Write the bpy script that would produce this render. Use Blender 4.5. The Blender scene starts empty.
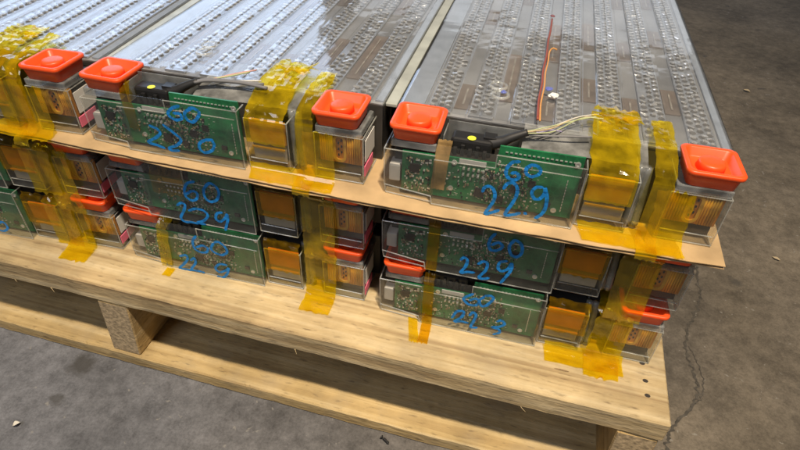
import bpy, bmesh, math, random
from mathutils import Vector, Matrix, noise

sc = bpy.context.scene
col = sc.collection
R = math.radians

# ------------------------------------------------------------------ camera
cd = bpy.data.cameras.new('camera'); cam = bpy.data.objects.new('camera', cd); col.objects.link(cam)
cd.sensor_fit = 'HORIZONTAL'; cd.sensor_width = 36.0; cd.lens = 570.474 / 800 * 36
cd.clip_start = 0.02; cd.clip_end = 100
rt = Vector((0.96341, 0.266094, 0.032162)); dn = Vector((0.19389, -0.609034, -0.76908)); fw = Vector((-0.18506, 0.747176, -0.638343))
m = Matrix((rt, -dn, -fw)).transposed().to_4x4(); m.translation = (-0.17688, -0.34023, 0.46230)
cam.matrix_world = m
sc.camera = cam

# ------------------------------------------------------------------ world and lamps
w = bpy.data.worlds.new('World'); sc.world = w; w.use_nodes = True
bg = w.node_tree.nodes['Background']; bg.inputs[0].default_value = (0.60, 0.60, 0.64, 1); bg.inputs[1].default_value = 0.06

def area_lamp(name, loc, target, sx, sy, power, color):
    l = bpy.data.lights.new(name, 'AREA'); l.shape = 'RECTANGLE'; l.size = sx; l.size_y = sy
    l.energy = power; l.color = color
    o = bpy.data.objects.new(name, l); col.objects.link(o)
    o.location = loc
    o.rotation_euler = (Vector(target) - Vector(loc)).to_track_quat('-Z', 'Y').to_euler()
    return o
hall = area_lamp('hall_lamp', (0.25, -0.75, 2.9), (-0.25, 0.1, 0), 0.12, 0.12, 29, (1.0, 0.84, 0.63)); hall.data.spread = R(85)
area_lamp('daylight_doorway', (-4.9, 5.0, 2.5), (-4.6, 0.0, 2.3), 4.9, 3.6, 150, (0.60, 0.75, 1.0))
area_lamp('far_bay_daylight', (0.15, 6.0, 1.2), (-0.1, 0.0, 1.2), 5.0, 2.4, 36, (0.86, 0.92, 1.0))
area_lamp('left_fill', (-1.3, -2.1, 2.7), (-0.5, 0, 0), 1.2, 1.2, 27, (0.84, 0.88, 1.0))  # added fill lamp from front left, brightens the fronts of the lower layers

sc.view_settings.view_transform = 'Standard'; sc.view_settings.look = 'None'
sc.view_settings.exposure = 0.0; sc.view_settings.gamma = 1.0
sc.cycles.transparent_max_bounces = 32; sc.cycles.max_bounces = 10
sc.cycles.use_denoising = True

# ------------------------------------------------------------------ materials
def newmat(name):
    mt = bpy.data.materials.new(name); mt.use_nodes = True
    nt = mt.node_tree
    return mt, nt, nt.nodes, nt.links, nt.nodes['Principled BSDF']
def simple(name, c, rough=0.5, metal=0.0, var=0.0, scale=60, bump=0.0, coat=0.0, spec=0.5):
    mt, nt, N, L, b = newmat(name)
    b.inputs['Base Color'].default_value = (*c, 1); b.inputs['Roughness'].default_value = rough
    b.inputs['Metallic'].default_value = metal; b.inputs['Coat Weight'].default_value = coat
    b.inputs['Specular IOR Level'].default_value = spec
    if var or bump:
        tc = N.new('ShaderNodeTexCoord'); nz = N.new('ShaderNodeTexNoise'); nz.inputs['Scale'].default_value = scale
        nz.inputs['Detail'].default_value = 5
        L.new(tc.outputs['Object'], nz.inputs['Vector'])
        if var:
            mr = N.new('ShaderNodeMapRange'); mr.inputs[1].default_value = .3; mr.inputs[2].default_value = .7
            mr.inputs[3].default_value = 1 - var; mr.inputs[4].default_value = 1 + var
            L.new(nz.outputs['Fac'], mr.inputs[0])
            mx = N.new('ShaderNodeVectorMath'); mx.operation = 'SCALE'; mx.inputs[0].default_value = c
            L.new(mr.outputs[0], mx.inputs['Scale']); L.new(mx.outputs[0], b.inputs['Base Color'])
        if bump:
            bp = N.new('ShaderNodeBump'); bp.inputs['Strength'].default_value = bump; bp.inputs['Distance'].default_value = .002
            L.new(nz.outputs['Fac'], bp.inputs['Height']); L.new(bp.outputs[0], b.inputs['Normal'])
    return mt
def clear(name, tint=(0.93, 0.94, 0.93), haze=0.05, hazecol=(0.7, 0.72, 0.72), rough=0.06, bump=0.0, scale=40, ior=1.5, stretch=None):
    mt, nt, N, L, b = newmat(name); N.remove(b)
    out = N['Material Output']
    tr = N.new('ShaderNodeBsdfTransparent'); tr.inputs[0].default_value = (*tint, 1)
    df = N.new('ShaderNodeBsdfDiffuse'); df.inputs[0].default_value = (*hazecol, 1)
    gl = N.new('ShaderNodeBsdfGlossy'); gl.inputs['Roughness'].default_value = rough
    lw = N.new('ShaderNodeLayerWeight'); lw.inputs['Blend'].default_value = .5
    pw = N.new('ShaderNodeMath'); pw.operation = 'POWER'; pw.inputs[1].default_value = 5; L.new(lw.outputs['Facing'], pw.inputs[0])
    f0 = ((ior - 1) / (ior + 1)) ** 2
    fr = N.new('ShaderNodeMath'); fr.operation = 'MULTIPLY_ADD'; fr.inputs[1].default_value = 1 - f0; fr.inputs[2].default_value = f0; L.new(pw.outputs[0], fr.inputs[0])
    m1 = N.new('ShaderNodeMixShader'); m2 = N.new('ShaderNodeMixShader')
    tc = N.new('ShaderNodeTexCoord'); nz = N.new('ShaderNodeTexNoise'); nz.inputs['Scale'].default_value = scale; nz.inputs['Detail'].default_value = 4
    mpp = N.new('ShaderNodeMapping'); mpp.inputs['Scale'].default_value = stretch or (1, 1, 1)
    L.new(tc.outputs['Object'], mpp.inputs[0]); L.new(mpp.outputs[0], nz.inputs['Vector'])
    mr = N.new('ShaderNodeMapRange'); mr.inputs[1].default_value = .35; mr.inputs[2].default_value = .7
    mr.inputs[3].default_value = haze * .5; mr.inputs[4].default_value = haze * 1.7
    L.new(nz.outputs['Fac'], mr.inputs[0]); L.new(mr.outputs[0], m1.inputs[0])
    if bump:
        bp = N.new('ShaderNodeBump'); bp.inputs['Strength'].default_value = bump; bp.inputs['Distance'].default_value = .001
        L.new(nz.outputs['Fac'], bp.inputs['Height'])
        L.new(bp.outputs[0], gl.inputs['Normal']); L.new(bp.outputs[0], lw.inputs['Normal'])
    L.new(tr.outputs[0], m1.inputs[1]); L.new(df.outputs[0], m1.inputs[2])
    L.new(fr.outputs[0], m2.inputs[0]); L.new(m1.outputs[0], m2.inputs[1]); L.new(gl.outputs[0], m2.inputs[2])
    L.new(m2.outputs[0], out.inputs[0])
    return mt
def wood(name, c0, c1, c2, axis=0, seed=0.0, grey=0.0):
    mt, nt, N, L, b = newmat(name)
    tc = N.new('ShaderNodeTexCoord'); mp = N.new('ShaderNodeMapping')
    s = [110, 110, 110]; s[axis] = 2.6
    mp.inputs['Scale'].default_value = s; mp.inputs['Location'].default_value = (seed, seed * 2, seed * 3)
    L.new(tc.outputs['Object'], mp.inputs[0])
    n1 = N.new('ShaderNodeTexNoise'); n1.inputs['Scale'].default_value = 1.0; n1.inputs['Detail'].default_value = 7; n1.inputs['Distortion'].default_value = .6
    L.new(mp.outputs[0], n1.inputs['Vector'])
    r = N.new('ShaderNodeValToRGB'); e = r.color_ramp.elements
    e[0].position = .28; e[0].color = (*c0, 1); e[1].position = .72; e[1].color = (*c2, 1)
    x = e.new(.5); x.color = (*c1, 1)
    L.new(n1.outputs['Fac'], r.inputs[0])
    n2 = N.new('ShaderNodeTexNoise'); n2.inputs['Scale'].default_value = 9; n2.inputs['Detail'].default_value = 6; n2.inputs['Roughness'].default_value = .65
    L.new(tc.outputs['Object'], n2.inputs['Vector'])
    mr = N.new('ShaderNodeMapRange'); mr.inputs[1].default_value = .3; mr.inputs[2].default_value = .68; mr.inputs[3].default_value = .60; mr.inputs[4].default_value = 1.14
    L.new(n2.outputs['Fac'], mr.inputs[0])
    sclv = N.new('ShaderNodeVectorMath'); sclv.operation = 'SCALE'
    L.new(r.outputs[0], sclv.inputs[0]); L.new(mr.outputs[0], sclv.inputs['Scale'])
    # dark flecks, dirt and dents
    mp2 = N.new('ShaderNodeMapping'); s2 = [260, 260, 260]; s2[axis] = 60
    mp2.inputs['Scale'].default_value = s2; L.new(tc.outputs['Object'], mp2.inputs[0])
    n3 = N.new('ShaderNodeTexNoise'); n3.inputs['Scale'].default_value = 1; n3.inputs['Detail'].default_value = 3
    L.new(mp2.outputs[0], n3.inputs['Vector'])
    f = N.new('ShaderNodeMapRange'); f.inputs[1].default_value = .60; f.inputs[2].default_value = .78; f.inputs[3].default_value = 0; f.inputs[4].default_value = .75
    L.new(n3.outputs['Fac'], f.inputs[0])
    mx = N.new('ShaderNodeMix'); mx.data_type = 'RGBA'; mx.inputs['B'].default_value = (.13, .09, .05, 1)
    L.new(f.outputs[0], mx.inputs['Factor']); L.new(sclv.outputs[0], mx.inputs['A'])
    n4 = N.new('ShaderNodeTexNoise'); n4.inputs['Scale'].default_value = 22; n4.inputs['Detail'].default_value = 5
    L.new(tc.outputs['Object'], n4.inputs['Vector'])
    g = N.new('ShaderNodeMapRange'); g.inputs[1].default_value = .5; g.inputs[2].default_value = .72; g.inputs[3].default_value = 0; g.inputs[4].default_value = .35 + grey
    L.new(n4.outputs['Fac'], g.inputs[0])
    mx2 = N.new('ShaderNodeMix'); mx2.data_type = 'RGBA'; mx2.inputs['B'].default_value = (.36, .30, .21, 1)
    L.new(g.outputs[0], mx2.inputs['Factor']); L.new(mx.outputs['Result'], mx2.inputs['A'])
    L.new(mx2.outputs['Result'], b.inputs['Base Color'])
    b.inputs['Roughness'].default_value = .8; b.inputs['Specular IOR Level'].default_value = .25
    bp = N.new('ShaderNodeBump'); bp.inputs['Strength'].default_value = .6; bp.inputs['Distance'].default_value = .0014
    ad = N.new('ShaderNodeMath'); ad.operation = 'ADD'
    L.new(n1.outputs['Fac'], ad.inputs[0]); L.new(n3.outputs['Fac'], ad.inputs[1])
    L.new(ad.outputs[0], bp.inputs['Height']); L.new(bp.outputs[0], b.inputs['Normal'])
    return mt
def concrete():
    mt, nt, N, L, b = newmat('concrete')
    tc = N.new('ShaderNodeTexCoord')
    def nz(s, d=8, ro=.6):
        n = N.new('ShaderNodeTexNoise'); n.inputs['Scale'].default_value = s; n.inputs['Detail'].default_value = d; n.inputs['Roughness'].default_value = ro
        L.new(tc.outputs['Object'], n.inputs['Vector']); return n
    n1 = nz(5.5, 10, .68); n2 = nz(60, 6, .7); n3 = nz(1.1, 4)
    # base colour blends from cool grey at left to brown at right, varied by noise
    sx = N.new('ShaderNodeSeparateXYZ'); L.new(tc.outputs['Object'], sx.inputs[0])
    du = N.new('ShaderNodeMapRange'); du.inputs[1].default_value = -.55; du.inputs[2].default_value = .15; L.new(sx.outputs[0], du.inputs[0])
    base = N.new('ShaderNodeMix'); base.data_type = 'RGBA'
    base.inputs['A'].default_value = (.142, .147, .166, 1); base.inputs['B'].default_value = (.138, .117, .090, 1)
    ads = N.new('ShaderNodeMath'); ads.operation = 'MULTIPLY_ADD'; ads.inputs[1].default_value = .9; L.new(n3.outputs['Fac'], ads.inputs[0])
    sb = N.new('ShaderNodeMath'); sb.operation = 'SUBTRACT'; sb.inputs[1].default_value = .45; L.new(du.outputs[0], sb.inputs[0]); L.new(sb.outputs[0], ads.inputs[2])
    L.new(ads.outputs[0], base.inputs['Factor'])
    r = N.new('ShaderNodeValToRGB'); e = r.color_ramp.elements
    e[0].position = .28; e[0].color = (.42, .42, .42, 1); e[1].position = .74; e[1].color = (1.45, 1.45, 1.45, 1); x = e.new(.5); x.color = (.95, .95, .95, 1)
    L.new(n1.outputs['Fac'], r.inputs[0])
    mu = N.new('ShaderNodeMix'); mu.data_type = 'RGBA'; mu.blend_type = 'MULTIPLY'; mu.inputs['Factor'].default_value = 1
    L.new(base.outputs['Result'], mu.inputs['A']); L.new(r.outputs[0], mu.inputs['B'])
    # fine grit
    g = N.new('ShaderNodeMapRange'); g.inputs[1].default_value = .36; g.inputs[2].default_value = .64; g.inputs[3].default_value = .60; g.inputs[4].default_value = 1.34
    n6 = nz(330, 5, .75); av = N.new('ShaderNodeMath'); av.operation = 'MULTIPLY_ADD'; av.inputs[1].default_value = .55
    h6 = N.new('ShaderNodeMath'); h6.operation = 'MULTIPLY'; h6.inputs[1].default_value = .45; L.new(n6.outputs['Fac'], h6.inputs[0])
    L.new(n2.outputs['Fac'], av.inputs[0]); L.new(h6.outputs[0], av.inputs[2]); L.new(av.outputs[0], g.inputs[0])
    sv = N.new('ShaderNodeVectorMath'); sv.operation = 'SCALE'; L.new(mu.outputs['Result'], sv.inputs[0]); L.new(g.outputs[0], sv.inputs['Scale'])
    # dark oily spots
    v = N.new('ShaderNodeTexVoronoi'); v.inputs['Scale'].default_value = 15; v.inputs['Randomness'].default_value = 1
    wp = N.new('ShaderNodeVectorMath'); wp.operation = 'ADD'
    n5 = nz(18, 5); ws = N.new('ShaderNodeVectorMath'); ws.operation = 'SCALE'; ws.inputs['Scale'].default_value = .06
    L.new(n5.outputs['Color'], ws.inputs[0]); L.new(tc.outputs['Object'], wp.inputs[0]); L.new(ws.outputs[0], wp.inputs[1]); L.new(wp.outputs[0], v.inputs['Vector'])
    sp = N.new('ShaderNodeMapRange'); sp.inputs[1].default_value = .08; sp.inputs[2].default_value = .18; sp.inputs[3].default_value = .65; sp.inputs[4].default_value = 0
    L.new(v.outputs['Distance'], sp.inputs[0])
    gate = N.new('ShaderNodeMath'); gate.operation = 'GREATER_THAN'; gate.inputs[1].default_value = .62
    sc2 = N.new('ShaderNodeSeparateColor'); L.new(v.outputs['Color'], sc2.inputs[0]); L.new(sc2.outputs[0], gate.inputs[0])
    gm = N.new('ShaderNodeMath'); gm.operation = 'MULTIPLY'; L.new(gate.outputs[0], gm.inputs[0]); L.new(sp.outputs[0], gm.inputs[1])
    m3 = N.new('ShaderNodeMix'); m3.data_type = 'RGBA'; m3.inputs['B'].default_value = (.05, .048, .046, 1)
    # one larger soft oil stain in front of the pallet
    dd = N.new('ShaderNodeVectorMath'); dd.operation = 'DISTANCE'; dd.inputs[1].default_value = (-.650 + .032, -.021 + .030, -.1375 + .03)
    L.new(wp.outputs[0], dd.inputs[0])
    st = N.new('ShaderNodeMapRange'); st.inputs[1].default_value = .012; st.inputs[2].default_value = .022; st.inputs[3].default_value = .8; st.inputs[4].default_value = 0
    L.new(dd.outputs['Value'], st.inputs[0])
    mxs = N.new('ShaderNodeMath'); mxs.operation = 'MAXIMUM'; L.new(gm.outputs[0], mxs.inputs[0]); L.new(st.outputs[0], mxs.inputs[1])
    L.new(mxs.outputs[0], m3.inputs['Factor']); L.new(sv.outputs[0], m3.inputs['A'])
    # pale scuffs and chips
    v2 = N.new('ShaderNodeTexVoronoi'); v2.inputs['Scale'].default_value = 95; L.new(wp.outputs[0], v2.inputs['Vector'])
    s3 = N.new('ShaderNodeMapRange'); s3.inputs[1].default_value = .10; s3.inputs[2].default_value = .22; s3.inputs[3].default_value = .55; s3.inputs[4].default_value = 0
    L.new(v2.outputs['Distance'], s3.inputs[0])
    g2 = N.new('ShaderNodeMath'); g2.operation = 'GREATER_THAN'; g2.inputs[1].default_value = .80
    sc3 = N.new('ShaderNodeSeparateColor'); L.new(v2.outputs['Color'], sc3.inputs[0]); L.new(sc3.outputs[0], g2.inputs[0])
    gm2 = N.new('ShaderNodeMath'); gm2.operation = 'MULTIPLY'; L.new(g2.outputs[0], gm2.inputs[0]); L.new(s3.outputs[0], gm2.inputs[1])
    m4 = N.new('ShaderNodeMix'); m4.data_type = 'RGBA'; m4.inputs['B'].default_value = (.28, .27, .25, 1)
    L.new(gm2.outputs[0], m4.inputs['Factor']); L.new(m3.outputs['Result'], m4.inputs['A'])
    L.new(m4.outputs['Result'], b.inputs['Base Color'])
    b.inputs['Roughness'].default_value = .78; b.inputs['Specular IOR Level'].default_value = .25
    bp = N.new('ShaderNodeBump'); bp.inputs['Strength'].default_value = .45; bp.inputs['Distance'].default_value = .0025
    ad = N.new('ShaderNodeMath'); ad.operation = 'ADD'; L.new(n1.outputs['Fac'], ad.inputs[0]); L.new(n2.outputs['Fac'], ad.inputs[1])
    L.new(ad.outputs[0], bp.inputs['Height']); L.new(bp.outputs[0], b.inputs['Normal'])
    return mt
def pcb_mat():
    mt, nt, N, L, b = newmat('circuit_board_green')
    tc = N.new('ShaderNodeTexCoord')
    v = N.new('ShaderNodeTexVoronoi'); v.feature = 'DISTANCE_TO_EDGE'; v.distance = 'CHEBYCHEV' if hasattr(v, 'distance') else v.distance
    v.inputs['Scale'].default_value = 170
    L.new(tc.outputs['Object'], v.inputs['Vector'])
    n = N.new('ShaderNodeTexNoise'); n.inputs['Scale'].default_value = 45; n.inputs['Detail'].default_value = 4; L.new(tc.outputs['Object'], n.inputs['Vector'])
    r = N.new('ShaderNodeValToRGB'); e = r.color_ramp.elements
    e[0].position = .35; e[0].color = (.008, .090, .036, 1); e[1].position = .65; e[1].color = (.018, .20, .072, 1)
    L.new(n.outputs['Fac'], r.inputs[0])
    mr = N.new('ShaderNodeMapRange'); mr.inputs[1].default_value = 0; mr.inputs[2].default_value = .06; mr.inputs[3].default_value = .35; mr.inputs[4].default_value = 0
    L.new(v.outputs['Distance'], mr.inputs[0])
    mx = N.new('ShaderNodeMix'); mx.data_type = 'RGBA'; mx.inputs['B'].default_value = (.05, .30, .12, 1)
    L.new(mr.outputs[0], mx.inputs['Factor']); L.new(r.outputs[0], mx.inputs['A']); L.new(mx.outputs['Result'], b.inputs['Base Color'])
    b.inputs['Roughness'].default_value = .35
    return mt

def marker():
    mt = clear('blue_marker', (.25, .5, .85), .8, (.018, .24, .70), .3, .1, 170, 1.3)
    for n in mt.node_tree.nodes:
        if n.type == 'MAP_RANGE': n.inputs[1].default_value = .34; n.inputs[2].default_value = .55; n.inputs[3].default_value = .55; n.inputs[4].default_value = 1.0
    return mt
MT = {
 'deck': wood('pine_board', (.34, .235, .12), (.54, .415, .23), (.67, .55, .345), 0, 3.1),
 'deck2': wood('yellow_pine_board', (.36, .245, .11), (.52, .38, .18), (.63, .49, .27), 0, 9.7),
 'stringer': wood('pine_stringer', (.38, .25, .10), (.54, .38, .17), (.63, .47, .25), 1, 5.3),
 'endgrain': simple('weathered_end_grain', (.44, .34, .21), .9, 0, .40, 260, .4),
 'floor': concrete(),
 'cardboard': simple('cardboard', (.45, .315, .17), .85, 0, .22, 30, .3, 0, .2),
 'orange': simple('orange_plastic', (.87, .088, .014), .40, 0, .10, 45, .08),
 'clear': clear('clear_plastic', (.955, .96, .955), .020, (.55, .56, .55), .045, .2, 55),
 'edge': clear('clear_plastic_edge', (.86, .87, .86), .20, (.80, .82, .80), .12),
 'smoky': clear('hazy_clear_plastic', (.80, .82, .82), .28, (.50, .52, .53), .18, .15, 50),
 'flap': clear('wrinkled_clear_film', (.84, .85, .85), .22, (.62, .63, .62), .10, .8, 70, 1.6),
 'ring': clear('frosted_clear_ring', (.90, .91, .90), .20, (.80, .82, .80), .12),
 'tantape': clear('tan_paper_tape', (.85, .60, .30), .62, (.52, .33, .13), .3, .1, 60),
 'sheet': clear('clear_top_sheet', (.94, .945, .95), .05, (.55, .57, .60), .055, .20, 60, 1.68, (1, .16, 1)),
 'kapton': clear('amber_tape', (.97, .82, .10), .15, (.97, .66, .010), .05, .35, 55, 1.7),
 'kapton2': clear('brown_amber_tape', (.95, .70, .08), .10, (.80, .45, .012), .13, .35, 60, 1.5),
 'alu': simple('aluminium_plate', (.66, .68, .71), .28, .7, .25, 45, .2),
 'alu_tab': simple('bright_aluminium', (.92, .92, .91), .20, .6),
 'rail': simple('pale_rail', (.40, .42, .38), .42, .2, .2, 40),
 'holder': simple('grey_cell_holder', (.34, .345, .355), .4, .2, .35, 13),
 'dark': simple('dark_interior', (.022, .02, .019), .7),
 'hole': simple('bond_hole', (.13, .125, .12), .6),
 'body': simple('dark_grey_case', (.055, .053, .052), .45, 0, .3, 30),
 'pcb': pcb_mat(),
 'chip': simple('black_chip', (.018, .018, .02), .45),
 'silver': simple('tinned_metal', (.72, .72, .70), .35, .7),
 'ceramic': simple('tan_component', (.30, .24, .16), .5),
 'sticker': simple('grey_label', (.42, .43, .42), .6),
 'white': simple('white_label', (.74, .74, .72), .55, 0, .06, 30),
 'foamgrey': simple('grey_white_foam', (.55, .53, .50), .8, 0, .12, 60),
 'pink': simple('pink_foam', (.72, .16, .26), .7, 0, .1, 60),
 'blue': marker(),
 'copper': simple('copper_busbar', (.58, .23, .03), .34, .1, .3, 60),
 'amberfoil': simple('amber_wrapped_copper', (.92, .46, .03), .30, 0, .2, 60, .1, .3),
 'busfoil': simple('dull_amber_film', (.50, .23, .018), .36, 0, .25, 50, .15, .3),
 'ochre': simple('ochre_frame', (.66, .36, .04), .4, 0, .1, 60),
 'tan': simple('tan_film', (.36, .33, .26), .4, 0, .2, 60),
 'plug': simple('black_plug', (.015, .015, .016), .4),
 'sleeve': simple('black_sleeve', (.018, .018, .019), .55),
 'yellow': simple('yellow_dot', (.72, .75, .05), .5),
 'w_blue': simple('blue_wire', (.10, .13, .42), .5), 'w_mauve': simple('mauve_tape', (.20, .08, .10), .5), 'w_purple': simple('purple_wire', (.30, .26, .42), .5), 'w_green': simple('green_wire', (.40, .44, .24), .5),
 'w_white': simple('white_wire', (.60, .58, .52), .5), 'w_tan': simple('tan_wire', (.50, .38, .22), .5),
 'w_red': simple('dark_red_wire', (.25, .05, .025), .5), 'w_orange': simple('orange_wire', (.58, .28, .08), .5),
 'w_grey': simple('grey_wire', (.16, .16, .17), .5), 'w_pink': simple('pink_wire', (.55, .30, .28), .5),
 'crack': simple('crack_dirt', (.062, .056, .048), .9, 0, .4, 200),
 'strip': simple('brown_insulator', (.215, .170, .138), .45, 0, .4, 30),
 'seam': simple('pale_seam', (.34, .31, .27), .5, 0, .4, 150),
 'margin': simple('blue_grey_edge_strip', (.36, .41, .49), .4, 0, .15, 60), 'knot': simple('brown_knot', (.26, .17, .085), .8, 0, .3, 200),
 'rust': simple('dark_nail', (.055, .045, .038), .6, .4),
 'leaf': simple('dry_leaf', (.42, .34, .22), .8), 'stain': simple('dark_stain', (.055, .053, .058), .5, 0, .25, 40),
}

# ------------------------------------------------------------------ mesh helpers
cache = {}
def mesh_from(name, bm, mats, smooth=False):
    me = bpy.data.meshes.new(name); bm.to_mesh(me); bm.free()
    for k in (mats if isinstance(mats, (list, tuple)) else [mats]): me.materials.append(MT[k])
    if smooth:
        for p in me.polygons: p.use_smooth = True
    return me
def obj(name, me, parent=None, loc=None, rot=None):
    o = bpy.data.objects.new(name, me); col.objects.link(o)
    if parent: o.parent = parent
    if loc: o.location = loc
    if rot: o.rotation_euler = rot
    return o
def tag(o, label, cat, group=None):
    o['label'] = label; o['category'] = cat
    if group: o['group'] = group
    return o
def struct(o): o['kind'] = 'structure'; return o
def addbox(bm, x0, x1, y0, y1, z0, z1, bev=0.0, seg=2, M=None, mi=0):
    vs = [bm.verts.new((x, y, z)) for z in (z0, z1) for y in (y0, y1) for x in (x0, x1)]
    fs = [(0, 2, 3, 1), (4, 5, 7, 6), (0, 1, 5, 4), (2, 6, 7, 3), (0, 4, 6, 2), (1, 3, 7, 5)]
    F = [bm.faces.new([vs[i] for i in f]) for f in fs]
    for f in F: f.material_index = mi
    if bev:
        es = list({e for f in F for e in f.edges})
        r = bmesh.ops.bevel(bm, geom=es, offset=bev, segments=seg, affect='EDGES', profile=.5)
        vs = list({v for f in r['faces'] for v in f.verts} | {v for v in vs if v.is_valid})
    if M is not None:
        for v in vs: v.co = M @ v.co
    return vs
def box(key, *a, mat='dark', bev=0.0, seg=2, smooth=False):
    if key not in cache:
        bm = bmesh.new(); addbox(bm, *a, bev=bev, seg=seg); cache[key] = mesh_from(key, bm, mat, smooth)
    return cache[key]
def boxes(key, lst, mat, bev=0.0):
    if key not in cache:
        bm = bmesh.new()
        for b in lst: addbox(bm, *b, bev=bev)
        cache[key] = mesh_from(key, bm, mat)
    return cache[key]
def rrect(hx, hy, r, n=5):
    pts = []
    for cx, cy, a0 in ((hx - r, hy - r, 0), (-hx + r, hy - r, 90), (-hx + r, -hy + r, 180), (hx - r, -hy + r, 270)):
        for i in range(n + 1):
            a = R(a0 + 90 * i / n); pts.append((cx + r * math.cos(a), cy + r * math.sin(a)))
    return pts
def loft(bm, rings, closed_ends=(True, True)):
    vr = [[bm.verts.new(p) for p in ring] for ring in rings]
    n = len(vr[0])
    for a, b in zip(vr, vr[1:]):
        for i in range(n): bm.faces.new((a[i], a[(i + 1) % n], b[(i + 1) % n], b[i]))
    if closed_ends[0]: bm.faces.new(list(reversed(vr[0])))
    if closed_ends[1]: bm.faces.new(vr[-1])
    return vr
def catmull(pts, n=8):
    pts = [Vector(p) for p in pts]
    P = [2 * pts[0] - pts[1]] + pts + [2 * pts[-1] - pts[-2]]
    out = []
    for i in range(1, len(P) - 2):
        p0, p1, p2, p3 = P[i - 1:i + 3]
        for k in range(n):
            t = k / n
            out.append(.5 * ((2 * p1) + (p2 - p0) * t + (2 * p0 - 5 * p1 + 4 * p2 - p3) * t * t + (3 * p1 - p0 - 3 * p2 + p3) * t ** 3))
    out.append(pts[-1]); return out
def tube(bm, pts, r0, r1=None, n=8, sub=6):
    r1 = r0 if r1 is None else r1
    P = catmull(pts, sub) if len(pts) > 2 else [Vector(p) for p in pts]
    rings = []
    up = Vector((.13, .2, 1)).normalized()
    for i, p in enumerate(P):
        d = (P[min(i + 1, len(P) - 1)] - P[max(i - 1, 0)]).normalized()
        s = d.cross(up).normalized(); u = s.cross(d)
        r = r0 + (r1 - r0) * i / (len(P) - 1)
        rings.append([p + r * (math.cos(2 * math.pi * k / n) * s + math.sin(2 * math.pi * k / n) * u) for k in range(n)])
    loft(bm, rings)
def tube_mesh(key, pts, r0, mat, r1=None, n=8):
    if key not in cache:
        bm = bmesh.new(); tube(bm, pts, r0, r1, n); cache[key] = mesh_from(key, bm, mat, True)
    return cache[key]

# ------------------------------------------------------------------ floor
ZF = -0.1375
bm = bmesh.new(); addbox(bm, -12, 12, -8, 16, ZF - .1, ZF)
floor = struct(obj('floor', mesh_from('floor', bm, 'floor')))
def ribbon(name, pts, wid, z, mat, seed, parent):
    rnd = random.Random(seed); bm = bmesh.new(); P = catmull([(x, y, 0) for x, y in pts], 14); prev = None
    for i, p in enumerate(P):
        d = (P[min(i + 1, len(P) - 1)] - P[max(i - 1, 0)]).normalized(); n = Vector((-d.y, d.x, 0))
        j = n * (noise.noise((i * .35, seed, 0)) * 1.6 + noise.noise((i * 1.3, seed, 4)) * .7) * wid
        hw = wid * (.42 + .5 * noise.noise((i * .5, seed, 9))) * (1 if 0 < i < len(P) - 1 else .1)
        a = bm.verts.new((p + j + n * hw) + Vector((0, 0, z))); b = bm.verts.new((p + j - n * hw) + Vector((0, 0, z)))
        if prev: bm.faces.new((prev[0], prev[1], b, a))
        prev = (a, b)
    return obj(name, mesh_from(name, bm, mat), parent)
ribbon('crack', [(.030, .045), (.044, .072), (.053, .100), (.081, .140), (.089, .172), (.084, .203), (.082, .245), (.097, .29), (.111, .33), (.113, .38), (.118, .421), (.125, .47)], .0040, ZF + .0006, 'crack', 4, floor)
ribbon('crack', [(.083, .142), (.092, .155), (.097, .18), (.093, .21), (.085, .235)], .0016, ZF + .0006, 'crack', 8, floor)
def blob(name, cx, cy, r, z, mat, seed, parent, ax=1.0):
    bm = bmesh.new(); vs = []
    for k in range(40):
        a = 2 * math.pi * k / 40
        rr = r * (1 + .45 * noise.noise((math.cos(a) * 1.3 + seed, math.sin(a) * 1.3, seed)) + .2 * noise.noise((math.cos(a) * 5, math.sin(a) * 5, seed * 3)))
        vs.append(bm.verts.new((cx + ax * rr * math.cos(a), cy + rr * math.sin(a), z)))
    bm.faces.new(vs); return obj(name, mesh_from(name, bm, mat), parent)

# ------------------------------------------------------------------ pallet
pallet = bpy.data.objects.new('wooden_pallet', None); col.objects.link(pallet)
pallet.location = (0, 0, ZF)
tag(pallet, 'rough pine pallet on the concrete floor carrying the stacked battery modules', 'pallet')
def board(name, x0, x1, y0, y1, z0, z1, mat, seed, rough=.0012, axis=0, end=None, skew=0):
    bm = bmesh.new()
    addbox(bm, x0, x1, y0, y1, z0, z1)
    L = max(x1 - x0, y1 - y0)
    long_edges = [e for e in bm.edges if abs((e.verts[0].co - e.verts[1].co)[axis]) > L * .5]
    bmesh.ops.subdivide_edges(bm, edges=long_edges, cuts=int(L / .012), use_grid_fill=True)
    es = [e for e in bm.edges if len(e.link_faces) == 2 and e.calc_face_angle(0) > .5]
    bmesh.ops.bevel(bm, geom=es, offset=.0014, segments=1, affect='EDGES')
    for v in bm.verts:
        c = v.co.copy(); q = c * 14 + Vector((seed, seed * 2, 0)); q2 = c * 70 + Vector((seed, 0, seed))
        d = Vector((noise.noise(q), noise.noise(q + Vector((7, 0, 0))), noise.noise(q + Vector((0, 9, 0))))) * rough
        d += Vector((0, noise.noise(q2), noise.noise(q2 + Vector((3, 3, 3))) * .6)) * rough * .7
        d[axis] *= .2
        if c.z > (z0 + z1) / 2: d.z = min(d.z, 0) * .6
        elif z0 < .002 or z0 == 0: d.z = max(d.z, 0)
        v.co = c + d
        if skew: v.co.x += skew * (z1 - c.z)
    mats = [mat]
    if end:
        mats.append(end)
        for f in bm.faces:
            if abs(f.normal[axis]) > .8: f.material_index = 1
    return obj(name, mesh_from(name, bm, mats), pallet)
TB, HS, BB = .0275, .0908, .0190      # deck board, stringer and bottom board thickness
zt = -ZF
yy = 0.0; k = 0
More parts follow.
